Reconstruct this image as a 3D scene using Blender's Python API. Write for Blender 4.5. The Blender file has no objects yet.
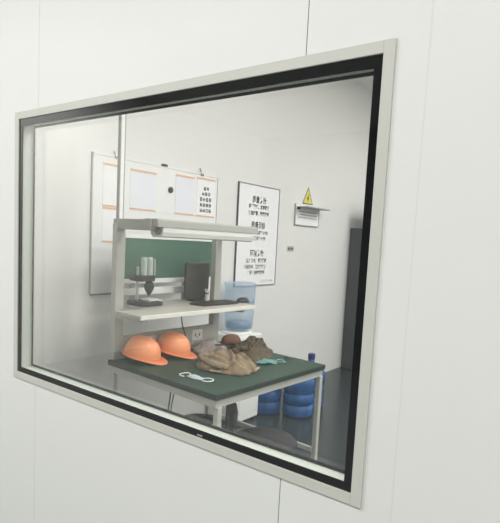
import bpy, bmesh, math, random
from mathutils import Vector, Matrix, noise
PI = math.pi
S = bpy.context.scene
C = S.collection

# ------------------------------------------------------------------ camera
cam = bpy.data.objects.new('camera', bpy.data.cameras.new('camera'))
C.objects.link(cam); S.camera = cam
a, b, g = .6209, 1.4736, .0551
cam.matrix_world = Matrix.Translation((0, 0, 1.5)) @ (Matrix.Rotation(a, 4, 'Z') @ Matrix.Rotation(b, 4, 'X') @ Matrix.Rotation(g, 4, 'Z'))
cam.data.sensor_fit = 'AUTO'; cam.data.sensor_width = 36
cam.data.lens = 505.66 / 523 * 36
cam.data.shift_x = (250 - 266.1) / 523
cam.data.shift_y = (291.01 - 261.5) / 523
cam.data.clip_start = .02

# ------------------------------------------------------------------ world, lights, exposure
w = bpy.data.worlds.new('world'); S.world = w; w.use_nodes = True
w.node_tree.nodes['Background'].inputs[0].default_value = (.9, .95, 1, 1)
w.node_tree.nodes['Background'].inputs[1].default_value = .3
S.view_settings.view_transform = 'Standard'; S.view_settings.look = 'None'
S.view_settings.gamma = 1; S.view_settings.use_curve_mapping = False
S.view_settings.exposure = 0.0

def area(name, loc, sx, sy, power, col=(1, 1, 1)):
    l = bpy.data.lights.new(name, 'AREA'); l.shape = 'RECTANGLE'; l.size = sx; l.size_y = sy
    l.energy = power; l.color = col
    o = bpy.data.objects.new(name, l); C.objects.link(o); o.location = loc
    return o
CORR = 38; ROOM = 79
for x, k in ((-4.2, 1.3), (-2.4, 1.1), (-.4, 1.0), (1.6, 1.12)):
    area('corridor_light', (x, -.9, 3.18), 1.4, .9, CORR*k, (1, .985, .99))
for x, y in ((-.5, 2.4), (1.7, 2.4), (-.5, 5.4), (1.7, 5.4)):
    area('room_light', (x, y, 3.38), 1.2, 1.2, ROOM, (1, .985, .995))

# ------------------------------------------------------------------ materials
MATS = {}
def s2l(c):
    return tuple(((v / 255) / 12.92 if v / 255 <= .04045 else ((v / 255 + .055) / 1.055) ** 2.4) for v in c)
def mat(name, rgb, rough=.5, metal=0, bump=0, bscale=60, var=0, vscale=6, coat=0, spec=.5, rgb2=None, sheen=0):
    if name in MATS: return MATS[name]
    m = bpy.data.materials.new(name); m.use_nodes = True; MATS[name] = m
    n = m.node_tree; p = n.nodes['Principled BSDF']
    col = s2l(rgb) + (1,)
    p.inputs['Base Color'].default_value = col
    p.inputs['Roughness'].default_value = rough
    p.inputs['Metallic'].default_value = metal
    p.inputs['Specular IOR Level'].default_value = spec
    p.inputs['Coat Weight'].default_value = coat
    p.inputs['Sheen Weight'].default_value = sheen
    tc = n.nodes.new('ShaderNodeTexCoord')
    if var or rgb2:
        no = n.nodes.new('ShaderNodeTexNoise'); no.inputs['Scale'].default_value = vscale; no.inputs['Detail'].default_value = 5
        n.links.new(tc.outputs['Object'], no.inputs['Vector'])
        r = n.nodes.new('ShaderNodeValToRGB')
        c2 = s2l(rgb2) + (1,) if rgb2 else tuple(v * (1 - var) for v in col[:3]) + (1,)
        r.color_ramp.elements[0].position = .35; r.color_ramp.elements[0].color = c2
        r.color_ramp.elements[1].position = .65; r.color_ramp.elements[1].color = col
        n.links.new(no.outputs['Fac'], r.inputs['Fac']); n.links.new(r.outputs['Color'], p.inputs['Base Color'])
    if bump:
        nb = n.nodes.new('ShaderNodeTexNoise'); nb.inputs['Scale'].default_value = bscale; nb.inputs['Detail'].default_value = 4
        n.links.new(tc.outputs['Object'], nb.inputs['Vector'])
        bm = n.nodes.new('ShaderNodeBump'); bm.inputs['Strength'].default_value = bump; bm.inputs['Distance'].default_value = .01
        n.links.new(nb.outputs['Fac'], bm.inputs['Height']); n.links.new(bm.outputs['Normal'], p.inputs['Normal'])
    return m
def clear(name, tint, refl=1.0, body=None, bodyw=0, rough=0.0, ior=1.45):
    """thin clear sheet: tinted see-through + Fresnel mirror (+ some milky body)"""
    if name in MATS: return MATS[name]
    m = bpy.data.materials.new(name); m.use_nodes = True; MATS[name] = m
    n = m.node_tree; n.nodes.clear()
    out = n.nodes.new('ShaderNodeOutputMaterial')
    t = n.nodes.new('ShaderNodeBsdfTransparent'); t.inputs[0].default_value = tuple(tint) + (1,)
    gl = n.nodes.new('ShaderNodeBsdfGlossy'); gl.inputs['Roughness'].default_value = rough
    gl.inputs[0].default_value = (refl, refl, refl, 1)
    fr = n.nodes.new('ShaderNodeFresnel'); fr.inputs[0].default_value = ior
    mx = n.nodes.new('ShaderNodeMixShader')
    base = t.outputs[0]
    if body:
        d = n.nodes.new('ShaderNodeBsdfDiffuse'); d.inputs[0].default_value = s2l(body) + (1,)
        m2 = n.nodes.new('ShaderNodeMixShader'); m2.inputs[0].default_value = bodyw
        n.links.new(t.outputs[0], m2.inputs[1]); n.links.new(d.outputs[0], m2.inputs[2]); base = m2.outputs[0]
    ge = n.nodes.new('ShaderNodeNewGeometry'); io = n.nodes.new('ShaderNodeMapRange')   # same index of refraction on both faces of the sheet
    io.inputs['To Min'].default_value = ior; io.inputs['To Max'].default_value = 1/ior
    n.links.new(ge.outputs['Backfacing'], io.inputs['Value']); n.links.new(io.outputs['Result'], fr.inputs['IOR'])
    n.links.new(fr.outputs[0], mx.inputs[0]); n.links.new(base, mx.inputs[1]); n.links.new(gl.outputs[0], mx.inputs[2])
    n.links.new(mx.outputs[0], out.inputs[0])
    return m

WALL = mat('painted_steel_panel', (235, 236, 231), .45, var=.012, vscale=2)
RWALL = mat('room_wall_panel', (226, 226, 222), .5, var=.015, vscale=2)
SEAL = mat('panel_sealant', (228, 230, 224), .7)
CEIL = mat('ceiling_panel', (236, 238, 234), .6)
FLOOR = mat('epoxy_floor', (40, 49, 51), .22, spec=.3, var=.08, vscale=4)
CFLOOR = mat('corridor_floor', (150, 154, 152), .4)
FRAME = mat('window_aluminium', (206, 206, 197), .45)
SPACER = mat('spacer_aluminium', (190, 196, 186), .4)
BLACK = mat('black_glass_border', (16, 17, 17), .08, spec=.6)
GLASS = clear('window_glass', (.945, .945, .94), 1.0)
STEEL = mat('powder_coated_steel', (182, 183, 174), .45)
STEELD = mat('grey_powder_coat', (158, 160, 150), .5)
WHITE = mat('white_plastic', (232, 234, 230), .4)
MATG = mat('green_rubber_mat', (46, 68, 56), .5, spec=.3, var=.1, vscale=8)
MATE = mat('dark_mat_edge', (34, 48, 42), .55)
BOARDG = mat('green_pin_board', (62, 104, 84), .55, var=.05, vscale=5)
LAMIN = mat('grey_laminate', (186, 182, 172), .4)
BLK = mat('black_plastic', (46, 45, 44), .45)
BLKM = mat('black_fabric', (40, 40, 42), .8, bump=.2)
DARKM = mat('dark_cast_metal', (46, 46, 43), .45, bump=.2, bscale=300)
METAL = mat('brushed_metal', (190, 194, 188), .3, .7)
TUBE = mat('frosted_tube', (188, 200, 192), .3)
ORANGE = mat('orange_shell', (240, 156, 108), .4)
ORANGED = mat('orange_rim', (222, 132, 84), .4)
CLOTH = mat('tan_cloth', (138, 120, 94), .9, bump=.5, bscale=120, rgb2=(122, 104, 80), vscale=10, sheen=.2)
CLOTHD = mat('olive_brown_cloth', (98, 88, 70), .9, bump=.5, bscale=120, rgb2=(74, 66, 54), vscale=18)
CLOTHR = mat('reddish_brown_cloth', (112, 82, 70), .9, bump=.4, bscale=120, var=.2, vscale=14)
FILM = clear('clear_plastic_film', (.9, .89, .88), 1, (206, 196, 190), .42, .18, 1.6)
WATER = clear('pale_blue_bottle', (.85, .905, .95), 1, (184, 206, 224), .26, .05, 1.6)
WATERD = clear('pale_blue_bottle_base', (.6, .74, .88), 1, (110, 145, 185), .4, .06)
BLUE = mat('blue_bottle_plastic', (2, 88, 150), .25, coat=.3, bump=.25, bscale=16, rgb2=(2, 64, 116), vscale=9)
NAVY = mat('navy_cap', (36, 52, 104), .4)
PAPER = mat('white_paper', (238, 239, 238), .6)
PAPERB = mat('bluish_paper', (228, 230, 236), .6)
BOARDW = mat('white_board', (232, 233, 230), .35)
STRIP = mat('orange_strip', (226, 184, 150), .6)
ALU = mat('aluminium_edge', (168, 172, 168), .35, .3)
INK = mat('black_ink', (44, 46, 50), .6)
INKG = mat('grey_ink', (120, 124, 128), .6)
YEL = mat('warning_yellow', (214, 208, 96), .5)
MASKW = mat('white_mask', (232, 242, 242), .7)
MASKT = mat('teal_mask', (146, 200, 196), .7, var=.1, vscale=30)
GREYC = mat('grey_cabinet', (142, 148, 152), .45)
SHADOW_PLINTH = mat('shadow_and_plinth_grey', (70, 74, 76), .5)  # deep shadow put into the box's colour; also the plinth's dark grey

# ------------------------------------------------------------------ helpers
class MB:
    def __init__(s): s.bm = bmesh.new()
    def box(s, x0, x1, y0, y1, z0, z1, mtx=None):
        r = bmesh.ops.create_cube(s.bm, size=1)
        M = Matrix.Translation(((x0+x1)/2, (y0+y1)/2, (z0+z1)/2)) @ Matrix.Diagonal((abs(x1-x0), abs(y1-y0), abs(z1-z0), 1))
        if mtx: M = mtx @ M
        bmesh.ops.transform(s.bm, matrix=M, verts=r['verts']); return s
    def lathe(s, prof, seg=24, mtx=None, cap=True):
        rings = []
        for r, z in prof:
            rings.append([s.bm.verts.new((mtx or Matrix()) @ Vector((r*math.cos(2*PI*i/seg), r*math.sin(2*PI*i/seg), z))) for i in range(seg)])
        for A, B in zip(rings, rings[1:]):
            for i in range(seg):
                s.bm.faces.new((A[i], A[(i+1) % seg], B[(i+1) % seg], B[i]))
        if cap:
            s.bm.faces.new(rings[0][::-1]); s.bm.faces.new(rings[-1])
        return s
    def tube(s, pts, r, seg=8):
        pts = [Vector(p) for p in pts]; rings = []
        for i, p in enumerate(pts):
            t = (pts[min(i+1, len(pts)-1)] - pts[max(i-1, 0)]).normalized()
            up = Vector((0, 0, 1)) if abs(t.z) < .9 else Vector((1, 0, 0))
            n1 = t.cross(up).normalized(); n2 = t.cross(n1)
            rr = r[i] if isinstance(r, (list, tuple)) else r
            rings.append([s.bm.verts.new(p + rr*(math.cos(2*PI*k/seg)*n1 + math.sin(2*PI*k/seg)*n2)) for k in range(seg)])
        for A, B in zip(rings, rings[1:]):
            for i in range(seg): s.bm.faces.new((A[i], A[(i+1) % seg], B[(i+1) % seg], B[i]))
        s.bm.faces.new(rings[0][::-1]); s.bm.faces.new(rings[-1]); return s
    def prism(s, poly, z0, z1, mtx=None):
        m = mtx or Matrix()
        A = [s.bm.verts.new(m @ Vector((x, y, z0))) for x, y in poly]; B = [s.bm.verts.new(m @ Vector((x, y, z1))) for x, y in poly]
        s.bm.faces.new(A[::-1]); s.bm.faces.new(B)
        for i in range(len(poly)): s.bm.faces.new((A[i], A[(i+1) % len(poly)], B[(i+1) % len(poly)], B[i]))
        return s
    def build(s, name, m, parent=None, bevel=0, smooth=False, subsurf=0):
        bmesh.ops.recalc_face_normals(s.bm, faces=s.bm.faces)
        me = bpy.data.meshes.new(name); s.bm.to_mesh(me); s.bm.free()
        me.materials.append(m)
        o = bpy.data.objects.new(name, me); C.objects.link(o)
        if parent: o.parent = parent
        if smooth:
            for p in me.polygons: p.use_smooth = True
        if bevel:
            d = o.modifiers.new('bevel', 'BEVEL'); d.width = bevel; d.segments = 2; d.limit_method = 'ANGLE'; d.angle_limit = .6
        if subsurf:
            d = o.modifiers.new('sub', 'SUBSURF'); d.levels = d.render_levels = subsurf
        return o
def empty(name, loc=(0, 0, 0), rz=0):
    o = bpy.data.objects.new(name, None); C.objects.link(o); o.location = loc; o.rotation_euler = (0, 0, rz); o.empty_display_size = .05; return o
def tag(o, label, cat, group=None):
    o['label'] = label; o['category'] = cat
    if group: o['group'] = group
    return o
def struct(o): o['kind'] = 'structure'; return o
def copy_tree(o, parent=None):
    c = o.copy(); C.objects.link(c)
    if parent: c.parent = parent
    for ch in list(o.children): copy_tree(ch, c)
    return c

# text as flat mesh, placed on a wall facing +X (reads along +Y)
def text(body, size, y, z, x, m, parent, name='lettering', align='CENTER', squeeze=1, bold=0):
    cu = bpy.data.curves.new(name, 'FONT'); cu.body = body; cu.size = size; cu.offset = bold; cu.align_x = align; cu.align_y = 'CENTER'
    t = bpy.data.objects.new('tmp', cu); C.objects.link(t)
    me = bpy.data.meshes.new_from_object(t.evaluated_get(bpy.context.evaluated_depsgraph_get()))
    C.objects.unlink(t); bpy.data.objects.remove(t)
    me.materials.clear(); me.materials.append(m)
    o = bpy.data.objects.new(name, me); C.objects.link(o)
    M = Matrix(((0, 0, 1, x), (squeeze, 0, 0, y), (0, 1, 0, z), (0, 0, 0, 1)))
    me.transform(M)
    if parent: o.parent = parent
    return o

# ------------------------------------------------------------------ setting
D = 1.05                       # window wall plane (corridor side)
XW = -2.806                    # room wall that carries the boards
X0, X1, Z0, Z1 = -1.986, -.448, .900, 1.942      # outer frame of the window
seams = [-5.2, -2.99, -1.83, -.674, -.3765, .82, 2.9]
def panels(name, y0, y1, m):
    mb = MB(); gp = .0013
    hx0, hx1, hz0, hz1 = X0+.008, X1-.008, Z0+.008, Z1-.008
    for s0, s1 in zip(seams, seams[1:]):
        s0 += gp; s1 -= gp
        if s1 < hx0 or s0 > hx1: mb.box(s0, s1, y0, y1, 0, 3.4); continue
        mb.box(s0, s1, y0, y1, 0, hz0); mb.box(s0, s1, y0, y1, hz1, 3.4)
        if s0 < hx0: mb.box(s0, hx0, y0, y1, hz0, hz1)
        if s1 > hx1: mb.box(hx1, s1, y0, y1, hz0, hz1)
    return struct(mb.build(name, m))
panels('wall_front', D+.002, D+.012, WALL)
mb = MB()
SEALD = mat('dark_panel_sealant', (128, 128, 122), .7)
for s in seams[1:-1]:
    for z0, z1 in ((0, Z0+.008), (Z1-.008, 3.4)) if X0 < s < X1 else ((0, 3.4),):
        mb.box(s-.0012, s+.0012, D+(.0021 if s == -.3765 else .0028), D+.050, z0, z1)
    struct(mb.build('trim_%d' % (seams.index(s)), SEALD if s == -.674 else SEAL)); mb = MB()
mb = MB()
mb.box(XW, X0+.008, D+.012, D+.06, 0, 3.4).box(X1-.008, 2.9, D+.012, D+.06, 0, 3.4)
mb.box(X0+.008, X1-.008, D+.012, D+.06, 0, Z0+.008).box(X0+.008, X1-.008, D+.012, D+.06, Z1-.008, 3.4)
struct(mb.build('wall_near', RWALL))
# room
RH = 3.4; CH = 3.2
struct(MB().box(XW-.06, XW, D+.012, 7.6, 0, RH).build('wall_left', RWALL))
struct(MB().box(2.9, 2.96, -4.85, 7.6, 0, RH).build('wall_right', RWALL))
struct(MB().box(XW, 2.9, 7.54, 7.6, 0, RH).build('wall_back', RWALL))
struct(MB().box(XW-.06, 2.96, D+.03, 7.6, -.05, 0).build('floor', FLOOR))
struct(MB().box(-5.2, 2.96, -4.85, D+.03, -.05, 0).build('floor_corridor', CFLOOR))
struct(MB().box(XW-.06, 2.96, D+.03, 7.6, RH, RH+.05).build('ceiling', CEIL))
struct(MB().box(-5.2, 2.96, -4.85, D+.03, CH, CH+.05).build('ceiling_corridor', CEIL))
struct(MB().box(-5.2, 2.9, -4.85, -4.8, 0, CH).build('wall_corridor', mat('far_corridor_wall', (140, 146, 146), .6)))
struct(MB().box(-5.25, -5.2, -4.85, D+.06, 0, CH).build('wall_end', WALL))

# window
win = struct(empty('window_1', (0, D, Z0)))
def ring(mb, x0, x1, z0, z1, t, y0, y1, tr=None, tt=None):
    tr = t if tr is None else tr; tt = t if tt is None else tt
    mb.box(x0, x0+t, y0, y1, z0, z1).box(x1-tr, x1, y0, y1, z0, z1)
    mb.box(x0+t, x1-tr, y0, y1, z1-tt, z1).box(x0+t, x1-tr, y0, y1, z0, z0+t); return mb
Z = Z0
o = ring(MB(), X0, X1, 0, Z1-Z, .027, -.004, .010).build('window_frame', FRAME, win, bevel=.0012)
bx0, bx1, bz0, bz1 = X0+.027, X1-.027, .027, Z1-Z-.027
ring(MB(), bx0, bx1, bz0, bz1, .021, .0005, .0035, tt=.027).build('black_border', BLACK, win)
MB().box(bx0+.021, bx1-.021, .001, .005, bz0+.021, bz1-.021).build('outer_pane', GLASS, win)
ring(MB(), bx0+.001, bx1-.001, bz0+.001, bz1-.001, .016, .0055, .046).build('spacer', SPACER, win)
ring(MB(), bx0+.017, bx1-.017, bz0+.017, bz1-.017, .0085, .0465, .0495).build('inner_black_border', BLACK, win)
MB().box(bx0+.0255, bx1-.0255, .0466, .0505, bz0+.0255, bz1-.0255).build('inner_pane', GLASS, win)
MB().box(-.968, -.948, -.0002, .0005, bz0+.004, bz0+.009).build('maker_mark', mat('grey_mark', (150, 150, 146), .4), win)

# ------------------------------------------------------------------ notice board, poster and signs on the left wall
XF = XW + .0004
nb = tag(empty('notice_board', (0, 0, 0)), 'white notice board with orange strips on the wall behind the workbench', 'notice board')
nb.location = (XW, 2.555, 1.10)
def P(o): o.matrix_parent_inverse = o.parent.matrix_basis.inverted(); return o
def wbox(name, y0, y1, z0, z1, x0, x1, m, par, bevel=0):
    return P(MB().box(XW+x0, XW+x1, y0, y1, z0, z1).build(name, m, par, bevel=bevel))
wbox('board_panel', 1.972, 3.142, 1.105, 1.990, .0005, .012, BOARDW, nb)
mb = MB()
mb.box(XW+.0005, XW+.010, 1.963, 1.972, 1.10, 2.0)
P(mb.build('side_frame', ALU, nb))
P(MB().box(XW+.0005, XW+.014, 3.142, 3.147, 1.10, 2.0).build('side_frame', ALU, nb))
mb = MB(); mb.box(XW+.0005, XW+.016, 1.972, 3.142, 1.990, 1.998)
P(mb.build('top_frame', BOARDW, nb))
wbox('bottom_frame', 1.972, 3.142, 1.093, 1.105, .0005, .02, mat('blue_grey_rail', (110, 118, 128), .4), nb)
hold = [(2.045, 2.19, 1.676, 1.94, PAPER), (2.045, 2.19, 1.445, 1.66, PAPER), (2.26, 2.49, 1.675, 1.935, PAPERB),
        (2.68, 2.875, 1.675, 1.955, PAPERB), (2.905, 3.115, 1.675, 1.965, PAPER),
        (2.26, 2.49, 1.20, 1.48, PAPER), (2.68, 2.875, 1.20, 1.48, PAPER)]
for y0, y1, z0, z1, m in hold:
    n = wbox('paper_sheet', y0, y1, z0, z1, .012, .0135, m, nb)
    wbox('orange_strip', y0, y1, z1-.007, z1+.006, .0138, .0160, STRIP, nb)['label'] = 'upper orange paper strip'
    wbox('orange_strip', y0, y1, z0-.006, z0+.005, .0138, .0160, STRIP, nb)['label'] = 'lower orange paper strip'
# dark block of marks on the right sheet
random.seed(4)
mb = MB()
rows = [(2, .036), (3, .036), (4, .044), (4, .036), (4, .040)]
z = 1.905
for i, (n, hgt) in enumerate(rows):
    cw = .034
    y = 3.012 - n*cw/2 + (.004 if i < 2 else 0)
    for k in range(n):
        yy = y + k*cw
        for q in range(3):
            if random.random() < .85: mb.box(XW+.0135, XW+.0142, yy+.002, yy+.029-random.random()*.008, z-hgt*.8+q*hgt*.27, z-hgt*.8+q*hgt*.27+.0065)
        for q in range(2):
            mb.box(XW+.0135, XW+.0142, yy+.004+q*.016, yy+.010+q*.016, z-hgt*.8, z-hgt*.8+hgt*.62)
    z -= hgt+.004
P(mb.build('printed_characters', INK, nb))
def magnet(y, z, r, lab, flat=False):
    M = Matrix.Translation((XW+.012, y, z)) @ Matrix.Rotation(PI/2, 4, 'Y')
    if flat: o = MB().box(XW+.001, XW+.024, y-r, y+r, z-.006, z+.010).build('board_clip', INK, None, bevel=.002)
    else: o = MB().lathe([(r*.9, 0.0002), (r, .004), (r, .010), (r*.75, .014), (r*.2, .015)], 20, M).build('magnet', INK, None, smooth=True)
    return tag(o, lab, 'clip' if flat else 'magnet')
magnet(2.627, 1.838, .022, 'round black magnet in the middle of the white notice board')
magnet(2.565, 2.004, .022, 'short black clip on the top edge of the notice board, above the magnet', True)
o = tag(MB().tube([(XW+.008, 2.935, 2.040), (XW+.022, 2.930, 2.030), (XW+.022, 2.935, 2.010), (XW+.022, 2.945, 1.992), (XW+.021, 2.962, 1.985), (XW+.021, 2.966, 2.000)], .0035).build('wall_hook', mat('dark_hook', (90, 90, 90), .4, .5), None, smooth=True), 'small dark hook above the right end of the notice board', 'hook')
o = tag(MB().tube([(XW+.008, 2.125, 2.028), (XW+.022, 2.122, 2.018), (XW+.022, 2.128, 2.0), (XW+.021, 2.140, 1.988), (XW+.021, 2.148, 1.998)], .003).build('wall_hook', MATS['dark_hook'], None, smooth=True), 'small dark hook above the left end of the notice board', 'hook')

po = tag(empty('poster', (XW, 3.73, 1.09)), 'tall white poster with black frame and three blocks of dark Chinese writing', 'poster')
wbox('poster_sheet', 3.428, 4.046, 1.098, 1.996, .0005, .006, PAPER, po)
FR = mat('dark_poster_frame', (72, 74, 76), .4)
mb = MB(); mb.box(XW+.0005, XW+.014, 3.420, 3.431, 1.090, 2.004)
P(mb.build('left_frame', FR, po))
FR2 = mat('grey_poster_frame', (150, 152, 152), .4)
mb = MB(); mb.box(XW+.0005, XW+.012, 4.043, 4.050, 1.090, 2.004).box(XW+.0005, XW+.012, 3.431, 4.043, 1.996, 2.004).box(XW+.0005, XW+.012, 3.431, 4.043, 1.090, 1.098)
P(mb.build('thin_frame', FR2, po))
XT = XW+.0066
lines = [('质量方针', .062, 1.868), ('科学管理、优质服务', .040, 1.806), ('诚信经营、持续改进', .040, 1.748),
         ('质量目标', .062, 1.640), ('产品交付合格率≥98%', .038, 1.575), ('顾客满意率≥95%', .038, 1.522),
         ('环境方针', .062, 1.385), ('以人为本、节能降耗', .040, 1.318), ('遵纪守法、预防污染为主', .038, 1.262), ('全员参与持续改进', .038, 1.208)]
for t, s, z in lines:
    P(text(t, s*1.08, 3.735, z, XT, INK, po, squeeze=.80, bold=.0013))
P(text('二〇二〇年  发布', .026, 3.905, 1.128, XT, INKG, po))

# warning triangle
tr_ = tag(empty('warning_sign', (XW, 4.58, 1.92)), 'yellow triangular electric shock warning sticker on the wall', 'sign')
def tri(r, x0, x1, m, name):
    M = Matrix(((0, 0, 1, 0), (1, 0, 0, 4.582), (0, 1, 0, 1.972), (0, 0, 0, 1)))
    return P(MB().prism([(-r*.88, -r*.50), (r*.88, -r*.50), (0, r*1.0)], XW+x0, XW+x1, M).build(name, m, tr_))
tri(.122, .0004, .0015, mat('dark_olive_border', (88, 88, 60), .5), 'border')
tri(.100, .0016, .0022, YEL, 'yellow_field')
M = Matrix(((0, 0, 1, 0), (1, 0, 0, 4.582), (0, 1, 0, 1.968), (0, 0, 0, 1)))
P(MB().prism([(.012, .055), (-.024, -.004), (-.004, -.002), (-.012, -.042), (.022, .012), (.004, .010)], XW+.0023, XW+.0028, M).build('lightning_bolt', INK, tr_))

# notice box with projecting shelf
bx = tag(empty('wall_holder', (XW, 4.58, 1.69)), 'white wall plate with fine print and a grey ledge below the warning triangle', 'wall box')
wbox('plate', 4.345, 4.805, 1.692, 1.890, .0005, .012, PAPER, bx, .002)
mb = MB().box(XW+.0005, XW+.016, 4.335, 4.345, 1.684, 1.90).box(XW+.0005, XW+.016, 4.805, 4.811, 1.684, 1.90).box(XW+.0005, XW+.016, 4.345, 4.805, 1.684, 1.692)
P(mb.build('rim', ALU, bx))
P(MB().box(XW+.0005, XW+.15, 4.365, 4.82, 1.865, 1.877).build('ledge', mat('grey_ledge', (172, 174, 172), .4), bx, bevel=.003))
P(MB().box(XW+.0125, XW+.03, 4.36, 4.40, 1.845, 1.865).build('hinge', INK, bx))
mb = MB()
random.seed(2)
for i in range(3):
    y = 4.40
    while y < 4.76:
        l = random.uniform(.015, .05); mb.box(XW+.0124, XW+.0129, y, y+l, 1.822-i*.030, 1.831-i*.030); y += l+.012
P(mb.build('fine_print', INKG, bx))
sw = tag(empty('wall_label', (XW, 4.30, 1.42)), 'tiny grey label plate with dark print on the wall right of the poster', 'label')
wbox('plate', 4.237, 4.358, 1.418, 1.468, .0005, .006, mat('label_grey', (196, 198, 194), .5), sw)
mb = MB()
for i in range(4): mb.box(XW+.0062, XW+.0068, 4.252+i*.025, 4.270+i*.025, 1.432, 1.454)
mb.box(XW+.0062, XW+.0068, 4.245, 4.35, 1.422, 1.425).box(XW+.0062, XW+.0068, 4.245, 4.35, 1.460, 1.463)
P(mb.build('dark_print', INK, sw))

# ------------------------------------------------------------------ workbench (its own frame: u away from wall, v along the wall)
TR = -.0622
OB = Vector((-1.4919, 1.7344, 0))
BM = Matrix.Translation(OB) @ Matrix.Rotation(TR, 4, 'Z')
def W(u, v, z): return BM @ Vector((u, v, z))
be = tag(empty('workbench', OB, TR), 'grey steel workbench with green mat top, green back board and upper shelf', 'workbench')
T = .78; DU = -.872; DV = .931
MB().box(DU, 0, 0, DV, T-.004, T).build('green_mat', MATG, be, bevel=.0015)
MB().box(DU, 0, 0, DV, T-.028, T-.0042).build('worktop', MATE, be, bevel=.002)
mb = MB()
mb.box(DU+.02, -.012, .012, .04, .712, T-.029).box(DU+.02, -.012, DV-.04, DV-.012, .712, T-.029)
mb.box(-.04, -.012, .04, DV-.04, .712, T-.029).box(DU+.02, DU+.05, .04, DV-.04, .712, T-.029)
mb.build('apron', STEEL, be)
for u, v in ((-.036, .022), (-.036, DV-.042), (DU+.012, .01), (DU+.012, DV-.042)):
    l = MB().box(u, u+.03, v, v+.03, .03, .7115).build('leg', STEEL, be, bevel=.003)
    MB().lathe([(.02, 0.0), (.022, .006), (.012, .012), (.008, .03)], 12, Matrix.Translation((u+.015, v+.015, 0))).build('levelling_foot', BLK, l, smooth=True)
MB().box(DU+.02, DU+.045, .05, DV-.05, .12, .155).build('stretcher', STEEL, be)
for v in (.03, DV-.045): MB().box(DU+.0425, -.0365, v, v+.02, .235, .262).build('stretcher', STEEL, be)
for v in (.025, .808):
    MB().box(DU-.022, DU+.022, v, v+.058, .70, 1.555).build('upright', STEEL, be, bevel=.003)
    MB().box(DU-.022, -.565, v+.004, v+.054, 1.525, 1.583).build('lamp_arm', STEELD, be, bevel=.003)
UB = -1.075
MB().box(UB-.012, UB, .195, 1.065, 1.220, 1.476).build('green_board', BOARDG, be)
for z0, z1 in ((1.476, 1.500), (1.190, 1.220)):
    MB().box(UB-.014, UB+.004, .185, 1.075, z0, z1).build('board_rail', WHITE, be, bevel=.002)
MB().box(UB-.014, UB+.004, .185, 1.075, 1.115, 1.160).build('cross_rail', WHITE, be, bevel=.002)
for v in (.30, .74):
    MB().box(UB-.036, UB-.0145, v, v+.03, 1.045, 1.49).box(UB-.036, -1.055, v, v+.03, 1.030, 1.0445).build('board_post', STEELD, be, bevel=.002)
sh = MB().box(-.805, -.588, 0, .945, 1.050, 1.070).box(-1.06, -.805, .20, .80, 1.050, 1.070).build('shelf', LAMIN, be, bevel=.002)
MB().box(-.588, -.578, 0, .945, 1.047, 1.072).build('shelf_edge', mat('pale_shelf_edge', (224, 224, 214), .35), sh, bevel=.002)
for v in (.03, .82):
    MB().box(-.84, -.60, v, v+.03, 1.026, 1.0495).build('shelf_bracket', STEEL, be, bevel=.002)
MB().box(DU+.0, DU+.03, .083, .808, T, .915).build('socket_rail', mat('grey_duct', (178, 178, 168), .5), be, bevel=.002)
for v in (.27, .655):
    s = MB().box(DU+.0305, DU+.036, v-.045, v+.045, .825, .895).build('socket', WHITE, be, bevel=.002)
    MB().box(DU+.0362, DU+.037, v-.022, v-.012, .85, .87).box(DU+.0362, DU+.037, v+.012, v+.022, .85, .87).box(DU+.0362, DU+.037, v-.004, v+.004, .838, .848).build('socket_slots', INK, s)
MB().tube([(DU+.04, .50, 1.05), (DU+.045, .50, .99), (DU+.05, .51, .93), (DU+.06, .53, .87), (DU+.04, .55, .84)], .004).build('cable', BLK, be, smooth=True)
MB().tube([(DU+.05, .42, .70), (DU+.06, .42, .60), (DU+.05, .43, .5), (DU+.07, .40, .42), (DU+.06, .42, .2), (DU+.05, .42, .02)], .005).build('cable', BLK, be, smooth=True)
MB().tube([(DU+.07, .44, .70), (DU+.09, .45, .60), (DU+.08, .43, .5), (DU+.06, .43, .42), (DU+.07, .44, .2)], .004).build('cable', BLK, be, smooth=True)
# lamp fixture of the bench
lh = MB().prism([(-.64, 1.546), (-.520, 1.546), (-.520, 1.580), (-.53, 1.588), (-.63, 1.588), (-.64, 1.575)], 0, 1).build('lamp_hood', mat('lamp_hood_grey', (166, 168, 160), .5), be)
lh.data.transform(Matrix(((1, 0, 0, 0), (0, 0, .80, .045), (0, 1, 0, 0), (0, 0, 0, 1))))
df = MB().prism([(-.63, 1.5455), (-.524, 1.5455), (-.526, 1.520), (-.535, 1.498), (-.555, 1.492), (-.61, 1.492), (-.63, 1.51)], 0, 1).build('lamp_diffuser', mat('white_diffuser', (226, 229, 222), .85, spec=.05), lh)
df.data.transform(Matrix(((1, 0, 0, 0), (0, 0, .73, .085), (0, 1, 0, 0), (0, 0, 0, 1))))
MB().lathe([(.02, 0), (.02, .012)], 16, Matrix.Translation((-.56, .072, 1.523)) @ Matrix.Rotation(-PI/2, 4, 'X')).build('lamp_end_cap', mat('mid_grey', (120, 122, 118), .5), lh)

# vertical conduit above the bench
cd = tag(empty('cable_conduit', W(DU, .056, 1.584)), 'thin vertical cable conduit rising from the workbench corner to the ceiling', 'conduit')
P(MB().box(-.0095, .0095, -.012, .012, 1.584, 3.395, Matrix.Translation((W(DU, .056, 0).x, W(DU, .056, 0).y, 0))).build('channel', WHITE, cd))
for dy in (-.0145, .0145):
    P(MB().box(-.012, .012, dy-.0024, dy+.0024, 1.584, 3.395, Matrix.Translation((W(DU, .056, 0).x, W(DU, .056, 0).y, 0))).build('edge_rail', mat('grey_channel_edge', (166, 168, 162), .6), cd))

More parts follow.
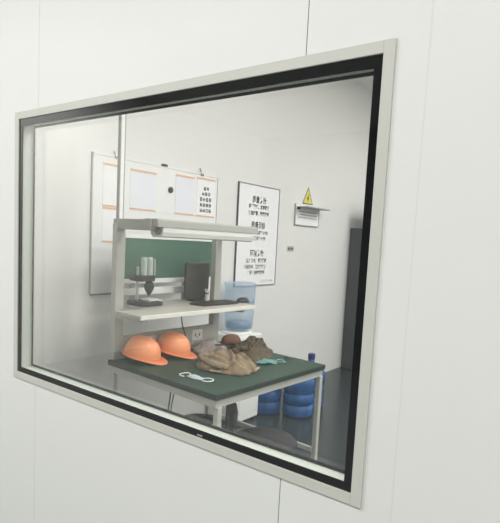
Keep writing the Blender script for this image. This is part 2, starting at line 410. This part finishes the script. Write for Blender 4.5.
# ------------------------------------------------------------------ hard hats
def hard_hat():
    e = empty('hard_hat')
    bm = bmesh.new(); nu, nv = 40, 14; L, Wd, H = .106, .095, .102
    rings = []
    for j in range(nv+1):
        ph = j/nv*PI/2
        ring_ = []
        for i in range(nu):
            th = 2*PI*i/nu
            r = math.cos(ph) ** .85 if j < nv else 0
            x = L*r*math.cos(th); y = Wd*r*math.sin(th); zz = H*math.sin(ph) ** .95
            rid = math.exp(-(y/.014)**2)*.006 + math.exp(-((abs(y)-.045)/.010)**2)*.003
            zz += rid*math.sin(ph)
            ring_.append(bm.verts.new((x, y, zz+.012)))
        rings.append(ring_)
    for A, B in zip(rings, rings[1:]):
        for i in range(nu): bm.faces.new((A[i], A[(i+1) % nu], B[(i+1) % nu], B[i]))
    # inside wall
    ins = []
    for j in range(0, nv, 3):
        ins.append([bm.verts.new((v.co.x*.965, v.co.y*.965, (v.co.z-.012)*.965+.011)) for v in rings[j]])
    for A, B in zip(ins, ins[1:]):
        for i in range(nu): bm.faces.new((A[i], B[i], B[(i+1) % nu], A[(i+1) % nu]))
    bm.faces.new(ins[-1])
    bmesh.ops.remove_doubles(bm, verts=bm.verts, dist=1e-5)
    m = MB(); m.bm.free(); m.bm = bm
    m.build('shell', ORANGE, e, smooth=True)
    # brim with a peak toward +x
    bm = bmesh.new()
    A, B, Cc, Dd = [], [], [], []
    for i in range(nu):
        th = 2*PI*i/nu; c, s = math.cos(th), math.sin(th)
        ex = .012 + .040*max(0, c)**3
        A.append(bm.verts.new((L*.96*c, Wd*.96*s, .016))); B.append(bm.verts.new(((L+ex)*c, (Wd+ex*.8)*s, .009-.006*max(0, c)**3)))
        Cc.append(bm.verts.new(((L+ex)*c, (Wd+ex*.8)*s, .004-.006*max(0, c)**3))); Dd.append(bm.verts.new((L*.96*c, Wd*.96*s, .009)))
    for i in range(nu):
        k = (i+1) % nu
        for Q, R in ((A, B), (B, Cc), (Cc, Dd), (Dd, A)): bm.faces.new((Q[i], Q[k], R[k], R[i]))
    m = MB(); m.bm.free(); m.bm = bm
    m.build('brim', ORANGED, e, smooth=True)
    MB().tube([( .085*math.cos(t), .070*math.sin(t), .018) for t in [i*2*PI/24 for i in range(25)]], .004, 6).build('headband', WHITE, e, smooth=True)
    return e
hh = hard_hat(); tag(hh, 'orange hard hat at the left end of the green worktop', 'hard hat', 'orange hard hats on the workbench')
h2 = copy_tree(hh); h2['label'] = 'orange hard hat between the other hard hat and the piled jackets'
hh.matrix_world = Matrix.Translation((-2.21, 1.905, T+.031)) @ Matrix.Rotation(.42, 4, 'Z') @ Matrix.Rotation(math.radians(12), 4, 'Y')
h2.matrix_world = Matrix.Translation((-2.195, 2.13, T+.031)) @ Matrix.Rotation(.45, 4, 'Z') @ Matrix.Rotation(math.radians(12), 4, 'Y')

# ------------------------------------------------------------------ cloth heaps
def heap(name, m, cu, cv, ru, rv, H, seed, rot=0, folds=5, ridge=.35, n=72, flat=.6):
    off = Vector((seed*13.1, seed*7.7, seed*3.3)); bm = bmesh.new(); nr = 30
    rings = []; ce = Vector((0, 0, 0))
    for j in range(nr+1):
        t = j/nr; ring_ = []
        for i in range(n):
            th = 2*PI*i/n
            edge = 1 + .16*noise.noise(Vector((math.cos(th)*1.4, math.sin(th)*1.4, 0))+off) + .06*math.sin(th*5+seed)
            x = ru*edge*t*math.cos(th); y = rv*edge*t*math.sin(th)
            p = Vector((x*9, y*9, 0))
            wv = noise.noise(p*.6+off)*2.2
            f1 = 1-abs(math.sin(folds*(x*6*math.cos(seed)+y*6*math.sin(seed))+wv*2.0))
            f2 = 1-abs(noise.noise(p*1.4+off*2))*2
            f3 = 1-abs(noise.noise(p*2.9+off*3))*2
            base = (1-t**3.2)**.55*(flat+(1-flat)*(1-t*t)) if t < 1 else 0
            zz = H*base*(1-ridge+ridge*(.50*f1**1.5+.30*f2+.2*f3)) + .02*(noise.noise(p*.35+off))*base
            zz = max(zz, .004) if t < 1 else .0015
            ring_.append(bm.verts.new((x*math.cos(rot)-y*math.sin(rot), x*math.sin(rot)+y*math.cos(rot), zz)))
        rings.append(ring_)
    for A, B in zip(rings, rings[1:]):
        for i in range(n): bm.faces.new((A[i], A[(i+1) % n], B[(i+1) % n], B[i]))
    bm.faces.new(rings[-1][::-1])
    bmesh.ops.remove_doubles(bm, verts=bm.verts, dist=1e-5)
    m_ = MB(); m_.bm.free(); m_.bm = bm
    o = m_.build(name, m, None, smooth=True)
    return o
def sleeve(name, m, pts, r, par, seed=1):
    # a flattened, wrinkled tube
    pts = [Vector(p) for p in pts]; fine = []
    for i in range(len(pts)-1):
        for k in range(8): fine.append(pts[i].lerp(pts[i+1], k/8))
    fine.append(pts[-1])
    for _ in range(6): fine = [fine[0]]+[(fine[i-1]+fine[i]*2+fine[i+1])/4 for i in range(1, len(fine)-1)]+[fine[-1]]
    mb = MB(); N = 16; rings = []
    for i, p in enumerate(fine):
        t = (fine[min(i+1, len(fine)-1)]-fine[max(i-1, 0)]).normalized(); s_ = t.cross(Vector((0, 0, 1))).normalized(); u_ = s_.cross(t)
        wr = 1+.13*math.sin(i*1.7+seed)+.12*noise.noise(Vector((i*.5, seed, 0)))
        rings.append([mb.bm.verts.new(p+s_*math.cos(2*PI*k/N)*r*wr+u_*math.sin(2*PI*k/N)*r*.55*wr*(1+.15*noise.noise(Vector((i*.6, k*.8, seed))))) for k in range(N)])
    for A, B in zip(rings, rings[1:]):
        for i in range(N): mb.bm.faces.new((A[i], A[(i+1) % N], B[(i+1) % N], B[i]))
    mb.bm.faces.new(rings[0][::-1]); mb.bm.faces.new(rings[-1])
    return mb.build(name, m, par, smooth=True)

def crumple(name, m, ru, rv, H, seed, par, amp=.030, n=150, nr=64, squash=4.5):
    """heap of crumpled cloth: sharp warped folds running in several directions, steep tucked edge"""
    off = Vector((seed*13.1, seed*7.7, seed*3.3)); mb = MB(); rings = []
    dirs = [(seed*.9, 17.0, 3.0, .5), (seed*.9+.8, 25.0, 4.0, .35), (seed*.9+1.9, 34.0, 8.0, .12)]
    for j in range(nr+1):
        t = j/nr; ring_ = []
        for i in range(n):
            th = 2*PI*i/n; cs, sn = math.cos(th), math.sin(th)
            edge = 1+.17*noise.noise(Vector((cs*1.6, sn*1.6, 0))+off)+.06*noise.noise(Vector((cs*5, sn*5, 3))+off)
            x = ru*edge*t*cs; y = rv*edge*t*sn
            wx = x+.035*noise.noise(Vector((x*10, y*10, 1))+off); wy = y+.035*noise.noise(Vector((x*10, y*10, 8))+off)
            f = 0
            for k, (a_, fa, fb, wt) in enumerate(dirs):
                ua = wx*math.cos(a_)+wy*math.sin(a_); ub = -wx*math.sin(a_)+wy*math.cos(a_)
                v = noise.noise(Vector((ua*fa, ub*fb, k*4.0))+off)
                f += wt*max(0, 1-abs(v)*2.6)**1.1
            dome = max(0, 1-t**squash)**.5*(.55+.45*(1-t*t)+.25*noise.noise(Vector((x*6, y*6, 2))+off))
            zz = H*dome*.8+amp*(f*1.5-.45)*min(1, dome*1.6)
            if j == nr: zz = .001
            out = 1+.05*f*t
            ring_.append(mb.bm.verts.new((x*out, y*out, max(zz, .003 if j < nr else .001))))
        rings.append(ring_)
    for A, B in zip(rings[1:], rings[2:]):
        for i in range(n): mb.bm.faces.new((A[i], A[(i+1) % n], B[(i+1) % n], B[i]))
    mb.bm.faces.new(rings[1]); mb.bm.faces.new(rings[-1][::-1])
    for v in rings[0]: mb.bm.verts.remove(v)
    return mb.build(name, m, par, smooth=True)
j1 = tag(empty('work_jacket', (-1.805, 2.18, T+.001)), 'tan brown work jacket crumpled in a heap on the green worktop', 'jacket')
crumple('body', CLOTH, .190, .165, .078, 1, j1, amp=.036)
sleeve('hem', mat('pale_hem', (172, 150, 122), .9), [(.02, -.165, .010), (.10, -.135, .010), (.155, -.07, .010), (.18, .0, .010), (.165, .08, .010)], .011, j1, 7)
sleeve('sleeve', CLOTH, [(-.16, .02, .05), (-.12, -.07, .055), (-.04, -.125, .045), (.05, -.13, .035), (.10, -.10, .03)], .032, j1, 2)
j2 = tag(empty('work_jacket', (-1.875, 2.465, T+.001)), 'dark olive brown jacket crumpled behind the tan one, near the water bottle', 'jacket')
crumple('body', CLOTHD, .165, .15, .120, 4, j2, amp=.034)
sleeve('sleeve', CLOTHD, [(.02, -.10, .07), (.08, -.04, .06), (.10, .05, .045), (.07, .12, .03)], .032, j2, 3)
cp = tag(empty('cap', (-1.96, 2.40, T+.075)), 'reddish brown round cap resting against the piled jackets, below the water bottle', 'cap')
cap = MB().lathe([(.058, 0), (.062, .016), (.058, .034), (.046, .052), (.026, .062), (.006, .064)], 28).build('crown', CLOTHR, cp, smooth=True)
pk = MB().prism([(.03, -.045), (.07, -.038), (.10, -.018), (.105, 0), (.10, .018), (.07, .038), (.03, .045)], .0, .006).build('peak', CLOTHR, cp, bevel=.002)
cp.rotation_euler = (.1, .15, -2.6)
pb = tag(heap('plastic_bag', FILM, 0, 0, .13, .12, .10, 9, folds=4, ridge=.5), 'crumpled clear plastic bag beside the tan jacket, below the shelf', 'bag')
pb.location = (-2.16, 2.42, T+.001)

# ------------------------------------------------------------------ face masks
def mask(name, m, w_, h_, loc, rz, label, crump=.006, seed=0, loops=True):
    e = tag(empty(name, loc, rz), label, 'face mask'); bm = bmesh.new(); nx, ny = 20, 14; G = []
    for i in range(nx+1):
        row = []
        for j in range(ny+1):
            x = (i/nx-.5)*w_; y = (j/ny-.5)*h_*(1-.25*abs(i/nx-.5)*2)
            zz = .006+.012*(1-(2*i/nx-1)**2)*(1-(2*j/ny-1)**2)+.0018*math.sin(j*PI*.9)+crump*noise.noise(Vector((x*30, y*30, seed)))
            row.append(bm.verts.new((x, y, max(zz, .002))))
        G.append(row)
    for i in range(nx):
        for j in range(ny): bm.faces.new((G[i][j], G[i+1][j], G[i+1][j+1], G[i][j+1]))
    bmesh.ops.solidify(bm, geom=bm.faces[:], thickness=.0012)
    mb = MB(); mb.bm.free(); mb.bm = bm
    mb.build('pleated_panel', m, e, smooth=True)
    if loops:
        for s in (-1, 1):
            pts = []
            for k in range(15):
                t = k/14; ang = t*2*PI*.9
                pts.append((s*(w_/2+.028*(1-math.cos(ang))), .030*math.sin(ang)+.008*math.sin(ang*2+s+seed), .004+.006*abs(math.sin(ang))))
            MB().tube(pts, .0028, 6).build('ear_loop', m, e, smooth=True)
    return e
mask('face_mask', MASKW, .095, .055, (-1.755, 1.872, T), TR+.15, 'white face mask with looped ear straps on the near edge of the green worktop', seed=1)
mask('face_mask', MASKT, .16, .125, (-1.725, 2.42, T), TR+.9, 'pale teal face mask lying crumpled right of the tan jacket', .010, 3, loops=True)
o = MB().tube([(0, 0, .006), (.015, .012, .008), (.035, .008, .006), (.05, .018, .006)], .005, 8).build('earplug_cord', mat('olive_cord', (96, 112, 92), .6), None, smooth=True)
o.location = W(-.26, .86, T); tag(o, 'tiny dark green cord piece near the right corner of the worktop', 'cord')

# ------------------------------------------------------------------ things on the shelf
ZS = 1.0705
ms = tag(empty('bench_microscope', W(-.935, .290, ZS), TR+.05), 'dark bench microscope with two pale upright tubes on the shelf', 'microscope')
MB().prism([(.075, -.075), (.085, -.06), (.085, .075), (-.075, .075), (-.075, -.075)], 0, .028).build('base', DARKM, ms, bevel=.005)
MB().box(-.02, .06, -.01, .07, .0285, .040).build('stage', WHITE, ms, bevel=.002)
MB().lathe([(.009, .028), (.009, .235)], 16, Matrix.Translation((-.028, -.034, 0))).build('post', METAL, ms, smooth=False)
MB().box(-.050, .038, -.060, .052, .147, .1835).build('arm', DARKM, ms, bevel=.006)
for dx, dy in ((.0, -.010), (.006, .030)):
    MB().lathe([(.0195, .184), (.0195, .285), (.015, .290), (.015, .296)], 20, Matrix.Translation((dx, dy, 0))).build('eye_tube', TUBE, ms)
MB().lathe([(.006, .184), (.006, .288)], 10, Matrix.Translation((.022, .054, 0))).build('side_rod', METAL, ms)
MB().lathe([(.004, .055), (.012, .068), (.026, .092), (.031, .115), (.026, .135), (.014, .149)], 24, Matrix.Translation((.005, .030, 0))).build('objective', DARKM, ms, smooth=True)
MB().lathe([(.016, 0), (.016, .022)], 16, Matrix.Translation((-.030, -.060, .167)) @ Matrix.Rotation(PI/2, 4, 'X')).build('focus_knob', BLK, ms)
MB().box(.068, .084, .045, .070, .0285, .036).build('latch', WHITE, ms, bevel=.002)

mo = tag(empty('monitor', W(-.965, .755, ZS), TR+.05), 'black square monitor standing at the back of the shelf before the green board', 'monitor')
o = MB().box(-.012, .012, -.118, .105, .012, .262).build('case', mat('dark_brown_grey_plastic', (66, 62, 60), .5), mo, bevel=.006)
MB().box(.0122, .0135, -.100, .088, .032, .245).build('screen', mat('dark_screen', (58, 55, 54), .35), mo)
MB().box(-.03, .05, -.07, .06, 0, .012).build('foot', BLK, mo, bevel=.003)
kb = tag(empty('keyboard', W(-.76, .800, ZS), TR+.05), 'black keyboard lying on the shelf in front of the monitor', 'keyboard')
MB().prism([(-.065, -.21), (.05, -.19), (.075, .12), (-.03, .15), (-.09, .05)], 0, .014).build('case', BLK, kb, bevel=.003)
mb = MB()
for i in range(4):
    for k in range(13): mb.box(-.040+i*.022, -.022+i*.022, -.14+k*.019, -.125+k*.019, .0142, .019)
mb.build('keys', mat('dark_keys', (60, 58, 57), .5), kb)
mu = tag(empty('computer_mouse', W(-.80, .925, ZS+.0005), TR+1.2), 'black computer mouse at the right end of the shelf', 'mouse')
mu.location = W(-.735, .975, ZS+.0)
kb.location = W(-.76, .765, ZS)
bm = bmesh.new(); bmesh.ops.create_uvsphere(bm, u_segments=20, v_segments=12, radius=1)
for v in bm.verts: v.co = Vector((v.co.x*.05, v.co.y*.03, max(v.co.z, -.05)*.034+.002))
m_ = MB(); m_.bm.free(); m_.bm = bm; m_.build('body', BLK, mu, smooth=True)
MB().lathe([(.006, -.003), (.007, 0), (.006, .003)], 12, Matrix.Translation((.028, 0, .030)) @ Matrix.Rotation(PI/2, 4, 'X')).build('wheel', INKG, mu)
hk = tag(empty('spring_clamp', W(-.90, .785, ZS), TR), 'small white clamp standing between monitor and right bench post', 'clamp')
MB().box(-.008, .008, -.008, .008, 0, .05).tube([(0, 0, .05), (0, -.014, .085)], .006).tube([(0, 0, .05), (0, .014, .085)], .006).build('jaws', WHITE, hk)
MB().box(-.01, .01, -.010, .010, .0502, .058).build('pivot', INK, hk)

# ------------------------------------------------------------------ water dispenser and bottle
wd = tag(empty('water_dispenser', (-2.61, 3.26, 0)), 'white water dispenser standing by the wall behind the workbench', 'water dispenser')
MB().box(-.155, .155, -.15, .15, .02, .733).build('cabinet', WHITE, wd, bevel=.012)
MB().box(.1552, .160, -.12, .12, .08, .42).build('door', WHITE, wd, bevel=.003)
MB().box(.1552, .175, -.09, .09, .50, .70).build('tap_panel', mat('pale_grey', (200, 204, 204), .4), wd, bevel=.004)
for s, n_ in ((-.04, 'red'), (.04, 'blue')):
    MB().lathe([(.012, 0), (.012, .04)], 12, Matrix.Translation((.175, s, .64)) @ Matrix.Rotation(PI/2, 4, 'Y')).build('tap', INKG, wd)
MB().lathe([(.13, .7335), (.13, .745), (.08, .755), (.04, .753)], 32).build('bottle_seat', WHITE, wd, smooth=True)
for x in (-.12, .12):
    for y in (-.12, .12): MB().lathe([(.018, 0), (.018, .02)], 12, Matrix.Translation((x, y, 0))).build('foot', BLK, wd)
wb = tag(empty('water_bottle', (-2.61, 3.28, .757)), 'pale clear blue water bottle upturned on the white water dispenser', 'water bottle')
prof = [(.03, 0), (.095, .002), (.112, .012), (.118, .03), (.120, .07), (.115, .078), (.115, .088), (.122, .096), (.124, .16), (.119, .168), (.119, .178), (.126, .186), (.129, .30), (.131, .36), (.136, .372), (.136, .386), (.124, .396), (.105, .396), (.095, .385), (.02, .378)]
MB().lathe(prof, 40).build('bottle_body', WATER, wb, smooth=True)
MB().lathe([(.07, .012), (.103, .018), (.107, .062), (.07, .066)], 36).build('water_inside', WATERD, wb, smooth=True)
MB().tube([(.13*math.cos(t), .13*math.sin(t), .25+.0*t) for t in [-1.1, -.8, -.5, -.2, .1]], .009).build('grip', WATER, wb, smooth=True)

# spare blue bottles on the floor
def jug():
    e = empty('spare_water_bottle')
    R = .135
    pr = [(.05, .004), (R-.02, 0), (R-.004, .010), (R, .03), (R, .10), (R-.008, .108), (R-.008, .118), (R, .126), (R, .20), (R-.008, .208), (R-.008, .218), (R, .226), (R, .32), (.11, .36), (.06, .395), (.034, .41), (.029, .42), (.029, .455)]
    MB().lathe(pr, 36).build('bottle_body', BLUE, e, smooth=True)
    MB().lathe([(.033, .44), (.034, .486), (.028, .492)], 20).build('cap', NAVY, e)
    return e
jg = jug()
spots = [(-2.315, 4.02, 0, 'blue water bottle on the floor whose dark cap shows past the worktop corner'),
         (-2.25, 3.72, 0, 'blue water bottle under the right part of the workbench, in front of the capped one'),
         (-2.51, 3.60, 0, 'blue water bottle on the floor right beside the white water dispenser')]
for i, (x, y, z, lab) in enumerate(spots):
    o = jg if i == 0 else copy_tree(jg)
    o.location = (x, y, z); o.rotation_euler = (0, 0, i*1.3)
    tag(o, lab, 'water bottle', 'spare blue water bottles on the floor')

# ------------------------------------------------------------------ chair and stool
ch = tag(empty('office_chair', (-1.49, 2.14, 0), math.radians(65)), 'black office chair with slim back half under the right side of the workbench', 'chair')
MB().lathe([(.02, .41), (.15, .405), (.175, .42), (.18, .44), (.165, .458), (.10, .464), (.02, .462)], 32).build('seat', BLKM, ch, smooth=True)
bk = MB().prism([(-.045, .52), (.045, .52), (.052, .58), (.052, .70), (.035, .735), (0, .745), (-.035, .735), (-.052, .70), (-.052, .58)], -.012, .012, Matrix(((0, 0, 1, -.20), (1, 0, 0, 0), (0, 1, 0, -.058), (0, 0, 0, 1)))).build('backrest', BLKM, ch, bevel=.006)
MB().tube([(-.10, 0, .41), (-.19, 0, .42), (-.215, 0, .50), (-.214, 0, .60)], .012).build('back_post', BLK, ch, smooth=True)
MB().lathe([(.02, .08), (.02, .41)], 14).build('column', BLK, ch)
for k in range(5):
    t = k*2*PI/5
    l = MB().tube([(0, 0, .09), (.09*math.cos(t), .09*math.sin(t), .075), (.15*math.cos(t), .15*math.sin(t), .062)], [.018, .014, .01]).build('leg', BLK, ch, smooth=True)
    MB().lathe([(.022, -.010), (.025, 0), (.022, .010)], 14, Matrix.Translation((.15*math.cos(t), .15*math.sin(t), .025)) @ Matrix.Rotation(PI/2, 4, 'X')).build('castor', BLK, l, smooth=True)

st = tag(empty('stool', (-1.70, 1.855, 0)), 'black round stool tucked under the near corner of the workbench', 'stool')
MB().lathe([(.02, .510), (.105, .505), (.128, .52), (.132, .54), (.118, .572), (.07, .585), (.02, .589)], 32).build('seat', BLKM, st, smooth=True)
MB().lathe([(.02, .08), (.02, .509)], 14).build('column', BLK, st)
for k in range(5):
    t = k*2*PI/5+.3
    MB().tube([(0, 0, .08), (.09*math.cos(t), .09*math.sin(t), .06), (.15*math.cos(t), .15*math.sin(t), .012)], [.018, .014, .011]).build('leg', BLK, st, smooth=True)

# ------------------------------------------------------------------ locker and shadow stand-in at the far right
shadow_box = tag(empty('locker', (-2.66, 5.85, 0)), 'lower dark grey locker against the wall at the window\'s right edge', 'cabinet')
MB().box(-.14, .04, -.25, .25, 0, 1.72).build('carcass', SHADOW_PLINTH, shadow_box, bevel=.004)  # dark solid added in place of the shadow beside the tall locker
MB().box(.0405, .050, -.24, .24, .03, 1.70).build('door', SHADOW_PLINTH, shadow_box, bevel=.002)
lk2 = tag(empty('locker', (-2.34, 5.80, 0)), 'tall light grey locker right of the dark shadow box, behind the black window edge', 'cabinet')
MB().box(-.25, .22, -.25, .25, .04, 2.02).build('carcass', GREYC, lk2, bevel=.004)
MB().box(-.24, .21, -.262, -.2505, .06, 2.0).build('door', GREYC, lk2, bevel=.002)
MB().box(-.25, .22, -.24, .25, 0, .04).build('plinth', SHADOW_PLINTH, lk2)
